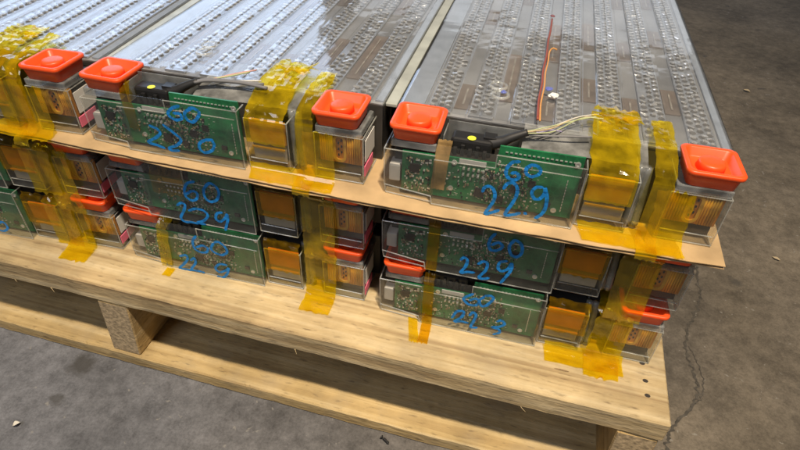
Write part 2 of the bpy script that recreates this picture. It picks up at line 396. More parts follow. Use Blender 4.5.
for y0, y1 in ((0, .142), (.19, .285), (.335, .43), (.48, .575), (.625, .72), (.77, .865), (.918, 1.016)):
    board('deck_board', -1.219 + .004 * (k % 2), 0 - .004 * (k % 3), y0, y1, zt - TB, zt, 'deck', 2.0 + k * 5.7, .0011 if k == 0 else .001); k += 1
for x0, x1, skew in ((-.040, -.002, .02), (-.6125, -.5735, -.09), (-1.215, -1.177, 0)):
    board('stringer', x0, x1, .001, 1.015, BB, BB + HS - .0008, 'stringer', x0 * 30, .0012, 1, 'endgrain', skew)
for y0, y1 in ((-.002, .074), (.45, .56), (.92, 1.016)):
    board('bottom_board', -1.219, -.001, y0, y1, 0.0003, BB, 'deck2', y0 * 9 + 40, .0011)
for x, y in ((-.0225, .066), (-.0205, .045), (-.0195, .028)):
    bm = bmesh.new(); rings = []
    for rr, zz in ((.0030, -.0015), (.0034, .0002), (.0026, .0007)):
        rings.append([(x + rr * math.cos(a * math.pi / 5), y + rr * math.sin(a * math.pi / 5) * .8, zt - .0006 + zz) for a in range(10)])
    loft(bm, rings); obj('nail', mesh_from('nail', bm, 'rust'), pallet)
for (x, y, rx, ry) in ((-.10, .034, .0075, .0008),):
    bm = bmesh.new()
    vs = [bm.verts.new((x + rx * math.cos(a * .5236) * (1 + .3 * noise.noise((a, x * 9, 0))), y + ry * math.sin(a * .5236), zt + .0004)) for a in range(12)]
    bm.faces.new(vs); obj('knot', mesh_from('knot', bm, 'knot'), pallet)

rs = random.Random(21)
for k in range(8):      # splinters standing off the sawn edges
    top_ = k % 2; x = rs.uniform(-.85, -.03); z = (zt - TB) if top_ else BB
    ln = rs.uniform(.003, .008); bm = bmesh.new()
    tube(bm, [(x, .0004, z + .001), (x + ln * .5, -.0012, z + rs.uniform(-.001, .0005)), (x + ln, -.0030, z + rs.uniform(-.003, .001))], .0004, .0001, 5)
    obj('splinter', mesh_from('splinter', bm, 'deck' if top_ else 'deck2'), pallet)

# ------------------------------------------------------------------ module geometry
W0, W1 = -.0255, .2595           # case width in module coordinates (left cap centre is x = 0, its front y = 0)
DEPTH = .70
def cap_mesh():
    if 'cap' in cache: return cache['cap']
    bm = bmesh.new(); h = .0207
    prof = [(h - .0034, .0556, .0045), (h - .0020, .0650, .005), (h - .0018, .0660, .005), (h - .0003, .0664, .0055), (h, .0672, .0058), (h, .0692, .0058), (h - .0005, .0699, .0056),
            (h - .0030, .0700, .005), (h - .0040, .0694, .0045), (h - .0058, .0632, .004), (h - .0070, .0624, .0035)]
    rings = [[(x, y + h, z) for x, y in rrect(s, s, r)] for s, z, r in prof]
    loft(bm, rings, (True, True))
    cache['cap'] = mesh_from('terminal_cap', bm, 'orange', True)
    bm = bmesh.new(); pr = [(.0104, .0622), (.0098, .0672), (.0094, .0684), (.0082, .0690), (.004, .0692)]
    rings = [[(r * math.cos(a * math.pi / 10), h + r * math.sin(a * math.pi / 10), z) for a in range(20)] for r, z in pr]
    loft(bm, rings); cache['stub'] = mesh_from('cap_stub', bm, 'orange', True)
    return cache['cap']
BANDS = [.0115 + .0373 * k for k in range(7)]
def top_cover():
    if 'cover' in cache: return cache['cover']
    prof = [(W0, .020), (W0, .0600), (W0 + .0012, .0632), (W0 + .004, .0640)]
    for c in BANDS:
        prof += [(c - .0128, .0638), (c - .0114, .0662), (c - .0011, .0662), (c - .0004, .0648), (c + .0004, .0648), (c + .0011, .0662), (c + .0114, .0662), (c + .0128, .0638)]
    prof += [(.2515, .0640), (.2535, .0652), (W1 - .0008, .0612), (W1, .0590), (W1, .020)]
    n = 70; bm = bmesh.new(); rings = []
    v0, v1 = .046, DEPTH
    full = prof + [(u, w_ - .0010) for u, w_ in reversed(prof)]
    for i in range(n + 1):
        y = v0 + (v1 - v0) * i / n
        ring = []
        for j, (u, w_) in enumerate(full):
            dz = .00055 * noise.noise((u * 22, y * 13, 2.2)) + .00022 * noise.noise((u * 90, y * 60, 5))
            ring.append((u, y, w_ + (dz if w_ > .05 else 0)))
        rings.append(ring)
    loft(bm, rings)
    cache['cover'] = mesh_from('top_cover', bm, 'sheet')
    return cache['cover']
def bonds():
    if 'bonds' in cache: return cache['bonds'], cache['holes']
    rnd = random.Random(5)
    bm = bmesh.new(); bh = bmesh.new()
    for bi, c in enumerate(BANDS):
        for ci, cx in enumerate((-.0068, 0, .0068)):
            for r in range(68):
                y = .058 + r * .0093 + (ci % 2) * .0046 + rnd.uniform(-.0004, .0004); x = c + cx
                if rnd.random() < .05: continue
                vs = [bh.verts.new((x + .0030 * math.cos(a * math.pi / 4), y + .0026 * math.sin(a * math.pi / 4), .0618)) for a in range(8)]
                bh.faces.new(vs)
                M = Matrix.Translation((x + rnd.uniform(-.0008, .0008) + (.0012 if ci % 2 else -.0012), y + .001, .0624)) @ Matrix.Rotation(rnd.uniform(-.35, .35), 4, 'Z') @ Matrix.Rotation(rnd.uniform(-.5, .2), 4, 'X') @ Matrix.Rotation(rnd.uniform(-.3, .3), 4, 'Y')
                sz = rnd.uniform(.75, 1.3)
                if rnd.random() < .5: addbox(bm, -.0024 * sz, .0024 * sz, -.0012, .0012, -.0004, .0006, M=M)
                else:
                    M2 = Matrix.Translation((x + rnd.uniform(-.0006, .0006), y + .0042, .0616))
                    loft(bm, [[M2 @ Vector((q_ * sz * math.cos(a * math.pi / 4), q_ * sz * math.sin(a * math.pi / 4), z_)) for a in range(8)] for q_, z_ in ((.0020, 0), (.0016, .0008), (.0008, .0012))])
    cache['bonds'] = mesh_from('bond_tabs', bm, 'alu_tab'); cache['holes'] = mesh_from('bond_holes', bh, 'hole')
    return cache['bonds'], cache['holes']
def tape(key, u0, u1, path, mat='kapton', amp=.0012, seed=1.0, skew=0.0, ragged=.002, nu=10, nl=5, freq=46):
    bm = bmesh.new(); P = catmull([(0, a, b) for a, b in path], nl); rows = []
    for i, p in enumerate(P):
        d = (P[min(i + 1, len(P) - 1)] - P[max(i - 1, 0)]).normalized(); n = Vector((0, d.z, -d.y))
        t = i / (len(P) - 1); row = []
        for j in range(nu + 1):
            s = j / nu; u = u0 + (u1 - u0) * s + skew * t
            if j in (0, nu): u += ragged * noise.noise((i * .35, seed, j)) * (1 if p.z > .052 else .35)
            q = Vector((u, p.y, p.z)) * freq + Vector((seed * 3, seed, 0))
            k = amp * (1.2 * abs(noise.noise(q)) + .7 * abs(noise.noise(q * 2.1))) * (2.0 if p.z > .056 else .22)
            c = Vector((u, p.y, p.z)) + n * abs(k)
            if i in (0, len(P) - 1): c += d * ragged * noise.noise((j * .9, seed, i)) * 1.5
            row.append(bm.verts.new(c))
        rows.append(row)
    for a, b in zip(rows, rows[1:]):
        for j in range(nu): bm.faces.new((a[j], a[j + 1], b[j + 1], b[j]))
    return mesh_from(key, bm, mat)
def strokes(key, lst, wid, v=-.0063):
    bm = bmesh.new()
    for si, st in enumerate(lst):
        P = catmull([(u, 0, w_) for u, w_ in st], 6); n = len(P); prev = None
        for i, p in enumerate(P):
            d = (P[min(i + 1, n - 1)] - P[max(i - 1, 0)]).normalized(); q = Vector((-d.z, 0, d.x))
            hw = wid / 2 * (1 + .18 * noise.noise((i * .4, si * 3.3, len(lst)))) * (.75 if i in (0, n - 1) else 1)
            y = v - .00006 * (i % 5) - .0004 * (si % 2) - (.0002 if i > n * .7 else 0)
            a = bm.verts.new((p.x + q.x * hw, y, p.z + q.z * hw)); b = bm.verts.new((p.x - q.x * hw, y, p.z - q.z * hw))
            if prev: bm.faces.new((prev[0], prev[1], b, a))
            else:
                c = bm.verts.new((p.x - d.x * hw, y, p.z - d.z * hw)); bm.faces.new((c, b, a))
            prev = (a, b)
        c = bm.verts.new((p.x + d.x * hw, y, p.z + d.z * hw)); bm.faces.new((prev[0], prev[1], c))
    return mesh_from(key, bm, 'blue')

def board_parts():
    """circuit board and what is soldered on it, module coordinates"""
    if 'pcb' in cache: return
    bm = bmesh.new()
    out = [(-.009, .004), (.1385, .004), (.1385, .0650), (.0715, .0640), (.0700, .0470), (-.009, .0450)]
    fr = [bm.verts.new((u, .0030, w_)) for u, w_ in out]; bk = [bm.verts.new((u, .0046, w_)) for u, w_ in out]
    bm.faces.new(fr); bm.faces.new(list(reversed(bk)))
    for i in range(6): bm.faces.new((fr[i], bk[i], bk[(i + 1) % 6], fr[(i + 1) % 6]))
    bmesh.ops.recalc_face_normals(bm, faces=bm.faces)
    cache['pcb'] = mesh_from('circuit_board', bm, 'pcb')
    rnd = random.Random(11); bm = bmesh.new()
    for i in range(400):
        u = rnd.choice((rnd.uniform(.030, .105), rnd.uniform(.058, .100), rnd.uniform(.062, .096), rnd.uniform(-.006, .016))); w_ = rnd.uniform(.007, .050 if u > .072 else .040)
        a, b = (.0009, .0005) if rnd.random() < .5 else (.0005, .0009)
        s = rnd.uniform(.6, 1.35)
        n0 = len(bm.faces)
        addbox(bm, u - a * s, u + a * s, .0020, .0030, w_ - b * s, w_ + b * s, mi=rnd.choice((0, 0, 1, 1, 2, 2)))
    cache['smd'] = mesh_from('small_components', bm, ['silver', 'ceramic', 'chip'])
    bm = bmesh.new()
    for i in range(5):
        for j in range(2):
            u = .0445 + i * .0042; w_ = .0320 + j * .0058 - i * .0001
            addbox(bm, u - .0009, u + .0009, .0008, .0030, w_ - .0009, w_ + .0009)
    cache['pins'] = mesh_from('header_pins', bm, 'silver')
    bm = bmesh.new()
    for i in range(11): addbox(bm, .1292, .1299, .0024, .0030, .010 + i * .0030, .0118 + i * .0030)
    for i in range(16): addbox(bm, .0765 + i * .0036, .0786 + i * .0036, .0024, .0030, .0588, .0597)
    for i in range(90):
        u = rnd.uniform(.03, .112); w_ = rnd.uniform(.007, .044); a = rnd.uniform(.0006, .0022)
        addbox(bm, u, u + a, .0027, .0030, w_, w_ + .0003)
    cache['vias'] = mesh_from('solder_marks', bm, 'silver')

def cover_mesh(key, top):
    """clear front tray over the board: face, step, returns, lips"""
    if key in cache: return cache[key], cache[key + 'e']
    bm = bmesh.new()
    addbox(bm, .0205, .1405, -.0060, -.0048, .0012, top, bev=.0004)
    addbox(bm, -.0240, .0203, .0012, .0022, .0012, .0455, bev=.0004)
    addbox(bm, .1393, .1405, -.0046, .0080, .0012, top - .001)
    addbox(bm, .0205, .1392, -.0046, .0080, .0012, .0022)
    addbox(bm, -.0240, .0203, .0024, .0200, .0012, .0022)
    addbox(bm, -.0240, -.0230, .0024, .0440, .0024, .0450)
    addbox(bm, .0194, .0204, -.0046, .0010, .0024, .0440)
    cache[key] = mesh_from('board_cover', bm, 'clear')
    bm = bmesh.new()
    e = .0006
    def rod(pts): tube(bm, pts, e, n=5, sub=1) if len(pts) > 2 else tube(bm, pts, e, n=5)
    yv = -.0058
    for a, b in (((-.0245, .0010, .0455), (.0200, .0008, .0460)), ((.0200, yv, .0465), (.0705, yv, .0480)), ((.0705, yv, top), (.1405, yv, top)), ((.0705, yv, .048), (.0705, yv, top)),
                 ((.1408, yv, top), (.1408, yv, .001)), ((.1408, yv, .001), (.0205, yv, .001)), ((.0205, yv, .001), (.0195, yv, .0085)),
                 ((.0195, yv, .0088), (-.0235, -.001, .0100)), ((.0195, -.003, .0008), (-.0225, .000, .0012)), ((-.0245, .0008, .045), (-.0240, .0006, .010)), ((-.0240, .0006, .010), (-.0225, .0006, .0012)),
                 ((.072, yv + .0002, .052), (.138, yv + .0002, .052)), ((.1408, yv, top), (.1408, .008, top)), ((-.0245, .001, .0455), (-.0245, .043, .0455))):
        tube(bm, [a, b], e, n=5)
    cache[key + 'e'] = mesh_from('cover_lip', bm, 'edge')
    return cache[key], cache[key + 'e']

def open_box(key, u0, u1, v0, v1, w0, w1, t=.0011):
    if key in cache: return cache[key], cache[key + 'e']
    bm = bmesh.new()
    addbox(bm, u0, u1, v0, v0 + t, w0, w1, bev=.0004)
    addbox(bm, u0, u0 + t, v0 + t, v1, w0, w1 - .0004)
    addbox(bm, u1 - t, u1, v0 + t, v1, w0, w1 - .0004)
    addbox(bm, u0 + t, u1 - t, v0 + t, v1, w0, w0 + t)
    cache[key] = mesh_from('clear_box', bm, 'clear')
    bm = bmesh.new(); e = .0006
    for a, b in (((u0, v0, w1), (u1, v0, w1)), ((u0, v0, w0), (u1, v0, w0)), ((u0, v0, w0), (u0, v0, w1)), ((u1, v0, w0), (u1, v0, w1)), ((u1, v0, w1), (u1, v1, w1)), ((u1, v0, w0), (u1, v1, w0)),
                 ((u0 + .002, v0 - .0005, w0 + .010), (u1 - .002, v0 - .0005, w0 + .0095))):
        tube(bm, [a, b], e, n=5)
    cache[key + 'e'] = mesh_from('box_lip', bm, 'edge')
    return cache[key], cache[key + 'e']

MARKS = {
 ('C', 1):[[(0.0886, 0.0580), (0.0836, 0.0566), (0.0800, 0.0512), (0.0798, 0.0444), (0.0838, 0.0402), (0.0888, 0.0408), (0.0904, 0.0444), (0.0876, 0.0472), (0.0838, 0.0462)], [(0.0985, 0.0572), (0.0950, 0.0535), (0.0955, 0.0485), (0.1000, 0.0462), (0.1048, 0.0490), (0.1060, 0.0535), (0.1025, 0.0570), (0.0975, 0.0572)], [(0.0632, 0.0233), (0.0647, 0.0282), (0.0691, 0.0297), (0.073, 0.0253), (0.074, 0.0185), (0.0717, 0.01), (0.0682, 0.001), (0.0743, 0.0038), (0.0792, 0.0071)], [(0.08, 0.0301), (0.0823, 0.0357), (0.0872, 0.0372), (0.091, 0.0324), (0.0912, 0.0248), (0.0886, 0.015), (0.085, 0.004), (0.0922, 0.0056), (0.097, 0.0083)], [(0.1007, 0.0089), (0.1021, 0.0081)], [(0.1103, 0.0377), (0.1055, 0.0367), (0.103, 0.0311), (0.1061, 0.0254), (0.1104, 0.0263), (0.113, 0.032), (0.1124, 0.0374), (0.1157, 0.0287), (0.1163, 0.0172), (0.1139, 0.01), (0.1101, 0.0059)]],
 ('C', 2):[[(0.0812, 0.0605), (0.0777, 0.0537), (0.0771, 0.0461), (0.0794, 0.0406), (0.084, 0.0408), (0.0886, 0.045), (0.0885, 0.0489), (0.0848, 0.051), (0.0797, 0.0468)], [(0.0975, 0.0556), (0.0951, 0.0491), (0.0976, 0.0406), (0.1025, 0.0381), (0.1063, 0.0422), (0.1066, 0.0496), (0.1034, 0.0556), (0.0987, 0.0574), (0.097, 0.054)], [(0.0538, 0.0214), (0.0564, 0.0253), (0.06, 0.023), (0.0592, 0.0147), (0.0554, 0.0055), (0.0612, 0.008), (0.0682, 0.0089)], [(0.0704, 0.0209), (0.0745, 0.0252), (0.0787, 0.0238), (0.0782, 0.0149), (0.0731, 0.0046), (0.0773, 0.0037), (0.0824, 0.0061)], [(0.0957, 0.0308), (0.0897, 0.0276), (0.0892, 0.0201), (0.0931, 0.0173), (0.0982, 0.0219), (0.1001, 0.0288), (0.1012, 0.0252), (0.1005, 0.0193), (0.0975, 0.0113), (0.0941, 0.0027)]],
 ('C', 3):[[(0.0716, 0.0577), (0.0659, 0.0525), (0.0632, 0.0481), (0.0683, 0.0424), (0.0758, 0.0428), (0.0788, 0.0491), (0.0747, 0.0522), (0.069, 0.048)], [(0.0827, 0.0574), (0.0786, 0.0509), (0.0811, 0.0444), (0.0859, 0.0458), (0.0914, 0.0564), (0.0889, 0.0606), (0.0832, 0.059)], [(0.0542, 0.0173), (0.0584, 0.0282), (0.0651, 0.0302), (0.0641, 0.0223), (0.0573, 0.0125), (0.0636, 0.0152), (0.0714, 0.015)], [(0.0714, 0.0265), (0.0745, 0.0324), (0.078, 0.0286), (0.0762, 0.0184), (0.0746, 0.0101), (0.0809, 0.0113)], [(0.0995, 0.0257), (0.1033, 0.0288), (0.1072, 0.0244), (0.1029, 0.0192), (0.0957, 0.0161), (0.1023, 0.0151), (0.1041, 0.011), (0.0984, 0.0059)]],
 ('B', 1):[[(0.086, 0.0577), (0.0783, 0.0541), (0.0731, 0.0486), (0.0745, 0.0449), (0.0801, 0.0427), (0.0862, 0.0453), (0.0849, 0.0498), (0.0787, 0.0495)], [(0.0981, 0.0573), (0.0909, 0.0523), (0.091, 0.0461), (0.0966, 0.0435), (0.1032, 0.0497), (0.1052, 0.0554), (0.1005, 0.0581), (0.0957, 0.0569)], [(0.0497, 0.0319), (0.0563, 0.0298), (0.0592, 0.0253), (0.0527, 0.0192), (0.0436, 0.013), (0.0522, 0.0114), (0.0599, 0.0094)], [(0.065, 0.0353), (0.073, 0.0294), (0.08, 0.0224), (0.0744, 0.0155), (0.065, 0.0103), (0.0686, 0.0084), (0.0754, 0.0097)], [(0.1126, 0.0277), (0.1052, 0.026), (0.0988, 0.0216), (0.0976, 0.0154), (0.1024, 0.0121), (0.1103, 0.0161), (0.1137, 0.0229), (0.112, 0.0272)]],
 ('B', 2):[[(0.0829, 0.0557), (0.0744, 0.0516), (0.0697, 0.0433), (0.0694, 0.0346), (0.0752, 0.0308), (0.0816, 0.0347), (0.0832, 0.0419), (0.078, 0.0433), (0.0701, 0.0377)], [(0.098, 0.0564), (0.092, 0.048), (0.0917, 0.0381), (0.0968, 0.0342), (0.1042, 0.0382), (0.1081, 0.0477), (0.1062, 0.055), (0.1004, 0.0576), (0.0953, 0.0535)], [(0.056, 0.0202), (0.0616, 0.0247), (0.0657, 0.0231), (0.0627, 0.0152), (0.0568, 0.0045), (0.0604, -0.0), (0.0687, 0.0011), (0.0755, 0.0008)], [(0.0687, 0.0165), (0.0776, 0.021), (0.0864, 0.0204), (0.0897, 0.0146), (0.0835, 0.0066), (0.0759, 0.0027), (0.0849, 0.0021)], [(0.1067, 0.0224), (0.1007, 0.0197), (0.0982, 0.0126), (0.1021, 0.0096), (0.1086, 0.015), (0.1119, 0.021), (0.1119, 0.0144), (0.1083, 0.0044), (0.1065, -0.0009)]],
 ('B', 3):[[(0.0687, 0.0568), (0.0633, 0.0484), (0.0635, 0.0382), (0.0697, 0.0339), (0.0773, 0.0359), (0.0798, 0.0423), (0.0744, 0.0448), (0.0663, 0.0404)], [(0.0887, 0.0518), (0.0843, 0.0435), (0.0873, 0.0384), (0.0952, 0.0366), (0.1028, 0.0423), (0.1013, 0.0506), (0.0952, 0.0556), (0.0902, 0.0536)], [(0.0413, 0.0207), (0.0495, 0.0243), (0.0506, 0.0185), (0.0435, 0.0089), (0.0366, 0.0008), (0.0455, 0.0016), (0.0518, 0.0017)], [(0.0542, 0.0179), (0.06, 0.0225), (0.0596, 0.0147), (0.0522, 0.0034), (0.0622, 0.0036), (0.0682, 0.003)], [(0.0985, 0.0219), (0.09, 0.0212), (0.0837, 0.0134), (0.0876, 0.0082), (0.0971, 0.0139), (0.1002, 0.0178), (0.0975, 0.0093), (0.0913, 0.0014), (0.0838, 0.0009)]],
 ('A', 3):[[(0.0916, 0.0183), (0.1021, 0.018), (0.1088, 0.0208), (0.1123, 0.017), (0.1107, 0.0104), (0.1031, 0.0058), (0.0973, 0.0077)]],
}

def make_module(stack, layer, loc, yaw, label, capl=(0, 0), capr=(0, 0), dcap=0):
    top = layer == 1
    m = bpy.data.objects.new('battery_module', None); col.objects.link(m)
    m.location = loc; m.rotation_euler = (0, 0, yaw)
    tag(m, label, 'battery module', 'battery modules stacked on the pallet')
    seed = {'A': 1, 'B': 2, 'C': 3}[stack] * 10 + layer
    rnd = random.Random(seed)
    # case
    if top:
        obj('case', box('case1', W0 + .0012, W1 - .0012, .0480, DEPTH - .002, 0, .0575, mat='body', bev=.001), m)
        obj('cell_holder', box('holder', W0 + .0014, W1 - .0014, .0482, DEPTH - .003, .0577, .0590, mat='holder'), m)
        for c in BANDS:
            obj('collector_plate', box('plate', -.0108, .0108, .0500, DEPTH - .006, .0592, .0614, mat='alu', bev=.0004), m, (c, 0, 0))
        for c in [(a + b) / 2 for a, b in zip(BANDS, BANDS[1:])]:
            v_ = .062 + rnd.uniform(0, .05)
            while v_ < .5:
                ln = rnd.choice((.05, .08, .11))
                st = obj('insulating_strip', box('strip%.2f' % ln, -.0068, .0068, 0, ln, .0592, .0603, mat='strip'), m, (c, v_, 0))
                obj('strip_seam', box('seam%.2f' % ln, -.0008, .0008, .008, ln - .008, .0605, .0609, mat='seam'), st)
                v_ += ln + rnd.uniform(.06, .20)
        obj('edge_strip', box('mstrip', .2500, W1 - .0016, .052, DEPTH - .006, .0592, .0606, mat='margin'), m)
        obj('edge_strip', box('mstrip2', W0 + .0016, -.0035, .052, DEPTH - .006, .0592, .0606, mat='margin'), m)
        bt, bh = bonds()
        for nm, me in (('bond_tabs', bt), ('bond_holes', bh)):
            o = obj(nm, me, m); o['kind'] = 'stuff'
        obj('top_cover', top_cover(), m)
        for u, v in ((.0616, .0861), (.058, .104)):
            key = 'ring'
            if key not in cache:
                bm = bmesh.new()
                loft(bm, [[(r * math.cos(a * math.pi / 12), r * .9 * math.sin(a * math.pi / 12), z) for a in range(24)] for r, z in ((.0090, 0), (.0087, .0018), (.0070, .0020), (.0066, .0004))], (False, False))
                cache[key] = mesh_from('cover_boss', bm, 'ring', True)
            obj('cover_boss', cache[key], m, (u, v, .0664))
    else:
        bm = None
        obj('case', box('case2', W0 + .0012, W1 - .0012, .0480, DEPTH - .002, 0, .0575, mat='body', bev=.001), m)
        obj('case_lid', box('lid2', W0 + .01, W1 - .01, .13, DEPTH - .01, .0577, .0764, mat='dark'), m)
    obj('side_rail', box('railL', W0 - .0030, W0 - .0002, .058, DEPTH - .01, .046, .0490, mat='rail', bev=.0006), m)
    if stack == 'C': obj('side_rail', box('railC', W1 + .0002, W1 + .0042, .050, DEPTH - .01, .0505, .0535, mat='alu', bev=.0008), m)
    else: obj('side_rail', box('railR', W1 + .0002, W1 + .0110, .052, DEPTH - .01, .0555, .0590, mat='rail', bev=.0008), m)
    if top:
        bmk = 'ribs'
        if bmk not in cache:
            bm = bmesh.new()
            for k in range(26): addbox(bm, W1 + .0002, W1 + .0014, .070 + k * .024, .0725 + k * .024, .022, .0550)
            cache[bmk] = mesh_from('side_ribs', bm, 'body')
        o = obj('side_rib_row', cache[bmk], m); o['kind'] = 'stuff'
    # ---------------- left terminal
    lt = obj('terminal_seat', box('seat', -.0195, .0195, .0025, .042, .0478, .0553, mat='smoky', bev=.0012), m)
    obj('terminal_block', box('tblock', -.0190, .0100, .0160, .044, .004, .0470, mat='dark', bev=.001), m)
    obj('foam_block', box('foamb', -.0215, -.0110, .0060, .020, .0100, .0270, mat='foamgrey', bev=.0012), m)
    cap_mesh()
    for du, (ox, oy) in ((0, capl), (.23065, capr)):
        cp = obj('terminal_cap', cache['cap'], m, (du + ox, oy - .0008, dcap), (rnd.uniform(-.012, .012), rnd.uniform(-.015, .015), rnd.uniform(-.04, .04))); cp.scale = (1.05, 1.05, 1)
        obj('cap_stub', cache['stub'], cp)
    # ---------------- circuit board behind its clear cover
    board_parts()
    pb = obj('circuit_board', cache['pcb'], m)
    for nm, k in (('small_component', 'smd'), ('solder_mark', 'vias')):
        o = obj(nm, cache[k], pb); o['kind'] = 'stuff'
    obj('pin_header', cache['pins'], pb)
    obj('barcode_sticker', box('stk', .0400, .0625, .0022, .0030, .0415, .0462, mat='sticker'), pb)
    for (u, w_, a, b) in ((.060, .0155, .0040, .0045), (.089, .0250, .0035, .0035), (.102, .0330, .0030, .0030), (.078, .0125, .0030, .0022), (.0025, .0300, .0042, .0042), (.118, .0150, .0026, .0020)):
        obj('chip', box('chip%.3f' % u, u - a, u + a, .0016, .0030, w_ - b, w_ + b, mat='chip'), pb)
    for (u, w_) in ((.0350, .0150), (.1340, .0580), (.1240, .0100), (.0360, .0415)):
        key = 'bolt'
        if key not in cache:
            bm = bmesh.new()
            loft(bm, [[(r * math.cos(a * math.pi / 6), y, r * math.sin(a * math.pi / 6)) for a in range(12)] for r, y in ((.0024, .0030), (.0024, .0022), (.0012, .0021), (.0012, .0027))])
            cache[key] = mesh_from('board_screw', bm, 'silver')
        obj('board_screw', cache[key], pb, (u, 0, w_))
    cv, ce = cover_mesh('cvr', .0605) if top else cover_mesh('cvr2', .0672)
    c = obj('board_cover', cv, m); obj('cover_lip', ce, c)
    # ---------------- plug and wires
    pl = obj('wire_plug', box('plug', .0300, .0650, .0095, .0255, .0450, .0605, mat='plug', bev=.0026), m)
    obj('plug_latch', boxes('latch', [(.033 + i * .0062, .0365 + i * .0062, .0068, .0094, .046, .0535 + .003 * (i % 2)) for i in range(5)] + [(.0565, .0672, .0150, .0245, .0470, .0625)], 'plug', .0005), pl)
    obj('connector_shroud', boxes('shroud', [(.0245, .0860, .0280, .0290, .045, .0665), (.0240, .0252, .0060, .0278, .045, .0640)], 'smoky', .0004), m)
    if 'slv' not in cache:
        bm = bmesh.new(); tube(bm, [(.060, .0175, .0550), (.071, .018, .0590), (.078, .019, .0632), (.091, .0225, .0690)], .0060, .0030, 12); cache['slv'] = mesh_from('sleeve', bm, 'sleeve', True)
    obj('cable_sleeve', cache['slv'], pl)
    if top:
        if 'dot' not in cache:
            bm = bmesh.new(); bm.faces.new([bm.verts.new((.0036 * math.cos(a * math.pi / 10), .0036 * math.sin(a * math.pi / 10), 0)) for a in range(20)]); cache['dot'] = mesh_from('dot', bm, 'yellow')
        obj('yellow_dot', cache['dot'], pl, (.0470, .0135, .0609))
    if top:
        if 'flap' not in cache:
            bm = bmesh.new(); rows = []
            for i in range(25):
                u = .0880 + .100 * i / 24; row = []
                for j in range(9):
                    t = j / 8; v_ = .0470 - .0335 * t; w_ = .0640 - .0050 * t ** 1.6 + .0016 * noise.noise((u * 60, v_ * 60, 1)) * min(1, t * 2)
                    row.append(bm.verts.new((u, v_, w_)))
                rows.append(row)
            for a, b_ in zip(rows, rows[1:]):
                for j in range(8): bm.faces.new((a[j], b_[j], b_[j + 1], a[j + 1]))
            cache['flap'] = mesh_from('front_flap', bm, 'flap', True)
        obj('front_flap', cache['flap'], m)
    # ---------------- bus bar under amber film
    bx, be = open_box('busbox', .1430, .1835, .0012, .040, .0012, .0515)
    b = obj('busbar_housing', bx, m); obj('housing_lip', be, b)
    obj('busbar', box('busbar', .1455, .1805, .0040, .0065, .0265, .0500, mat='busfoil', bev=.0008), b)
    obj('busbar_foot', box('busfoot', .1465, .1795, .0055, .0075, .0080, .0260, mat='tan', bev=.0006), b)
    obj('busbar_back', box('busback', .1445, .1820, .0200, .040, .002, .0480, mat='dark'), b)
    obj('folded_edge', boxes('fold', [(.1470, .1790, .0025, .0040, .0215, .0228)], 'ochre'), b)
    for k in range(2):
        key = 'pipe'
        if key not in cache:
            bm = bmesh.new(); tube(bm, [(0, .012, .004), (-.0012, .013, .03), (-.003, .016, .058)], .0036, n=10); cache[key] = mesh_from('coolant_tube', bm, 'smoky', True)
        obj('coolant_tube', cache[key], m, (.1862 + k * .0058, 0, 0))
    obj('gap_wall', box('gapw', .1850, .2085, .0200, .046, .002, .0560, mat='dark'), m)
    # ---------------- right terminal
    bx, be = open_box('rbox', .2080, .2530, .0030, .046, .0012, .0475)
    b = obj('terminal_housing', bx, m); obj('housing_lip', be, b)
    obj('terminal_seat', box('seat2', .2095, .2520, .0025, .042, .0480, .0553, mat='smoky', bev=.0012), b)
    obj('terminal_plate', box('tplate', .2105, .2510, .0088, .0105, .0160, .0468, mat='copper', bev=.0006), b)
    if 'ribbed' not in cache:
        bm = bmesh.new()
        for k in range(12):
            u = .2118 + .0021 * k + (.0130 if k > 5 else 0); n0 = len(bm.faces)
            tube(bm, [(u, .0086, .0168), (u, .0086, .0463)], .00095, n=8)
            bm.faces.ensure_lookup_table()
            for f in bm.faces[n0:]: f.material_index = (k * 7 // 3) % 2
        cache['ribbed'] = mesh_from('ribbed_insert', bm, ['amberfoil', 'ochre'], True)
    o = obj('ribbed_insert', cache['ribbed'], b); o['kind'] = 'stuff'
    if 'oval' not in cache:
        bm = bmesh.new(); out_ = rrect(.0062, .0140, .0058, 6); inn = rrect(.0036, .0114, .0033, 6); n = len(out_)
        rings = [[(.2300 + x, y, .0315 + z) for x, z in o_] for o_, y in ((out_, .0087), (out_, .0072), (inn, .0072), (inn, .0087))]
        loft(bm, rings, (False, False)); cache['oval'] = mesh_from('slot_frame', bm, 'ochre')
    obj('slot_frame', cache['oval'], b)
    for k in range(6):
        obj('slot_mark', box('smark', -.0007, .0007, .0080, .0087, -.0010, .0010, mat='chip'), b, (.2286 + .0028 * (k % 2), 0, .0245 + .0030 * k))
    obj('terminal_back', box('tback', .2095, .2515, .0150, .045, .003, .0470, mat='body'), b)
    if stack != 'C': obj('side_label', box('slab', .2534, .2540, .0080, .0360, .0215, .0430, mat='white'), b)
    if stack != 'C': obj('pink_pad', box('ppad', .2534, .2545, .0040, .0300, .0080, .0190, mat='pink', bev=.0006), b)
    # ---------------- writing
    if (stack, layer) in MARKS:
        mk = MARKS[(stack, layer)]
        obj('marker_writing', strokes('writing', mk, .0030), c)
    # ---------------- tape
    s = float(seed)
    front = {1: (-.006, .0016), 2: (-.004, -.006), 3: (-.006, .0014)}[layer]
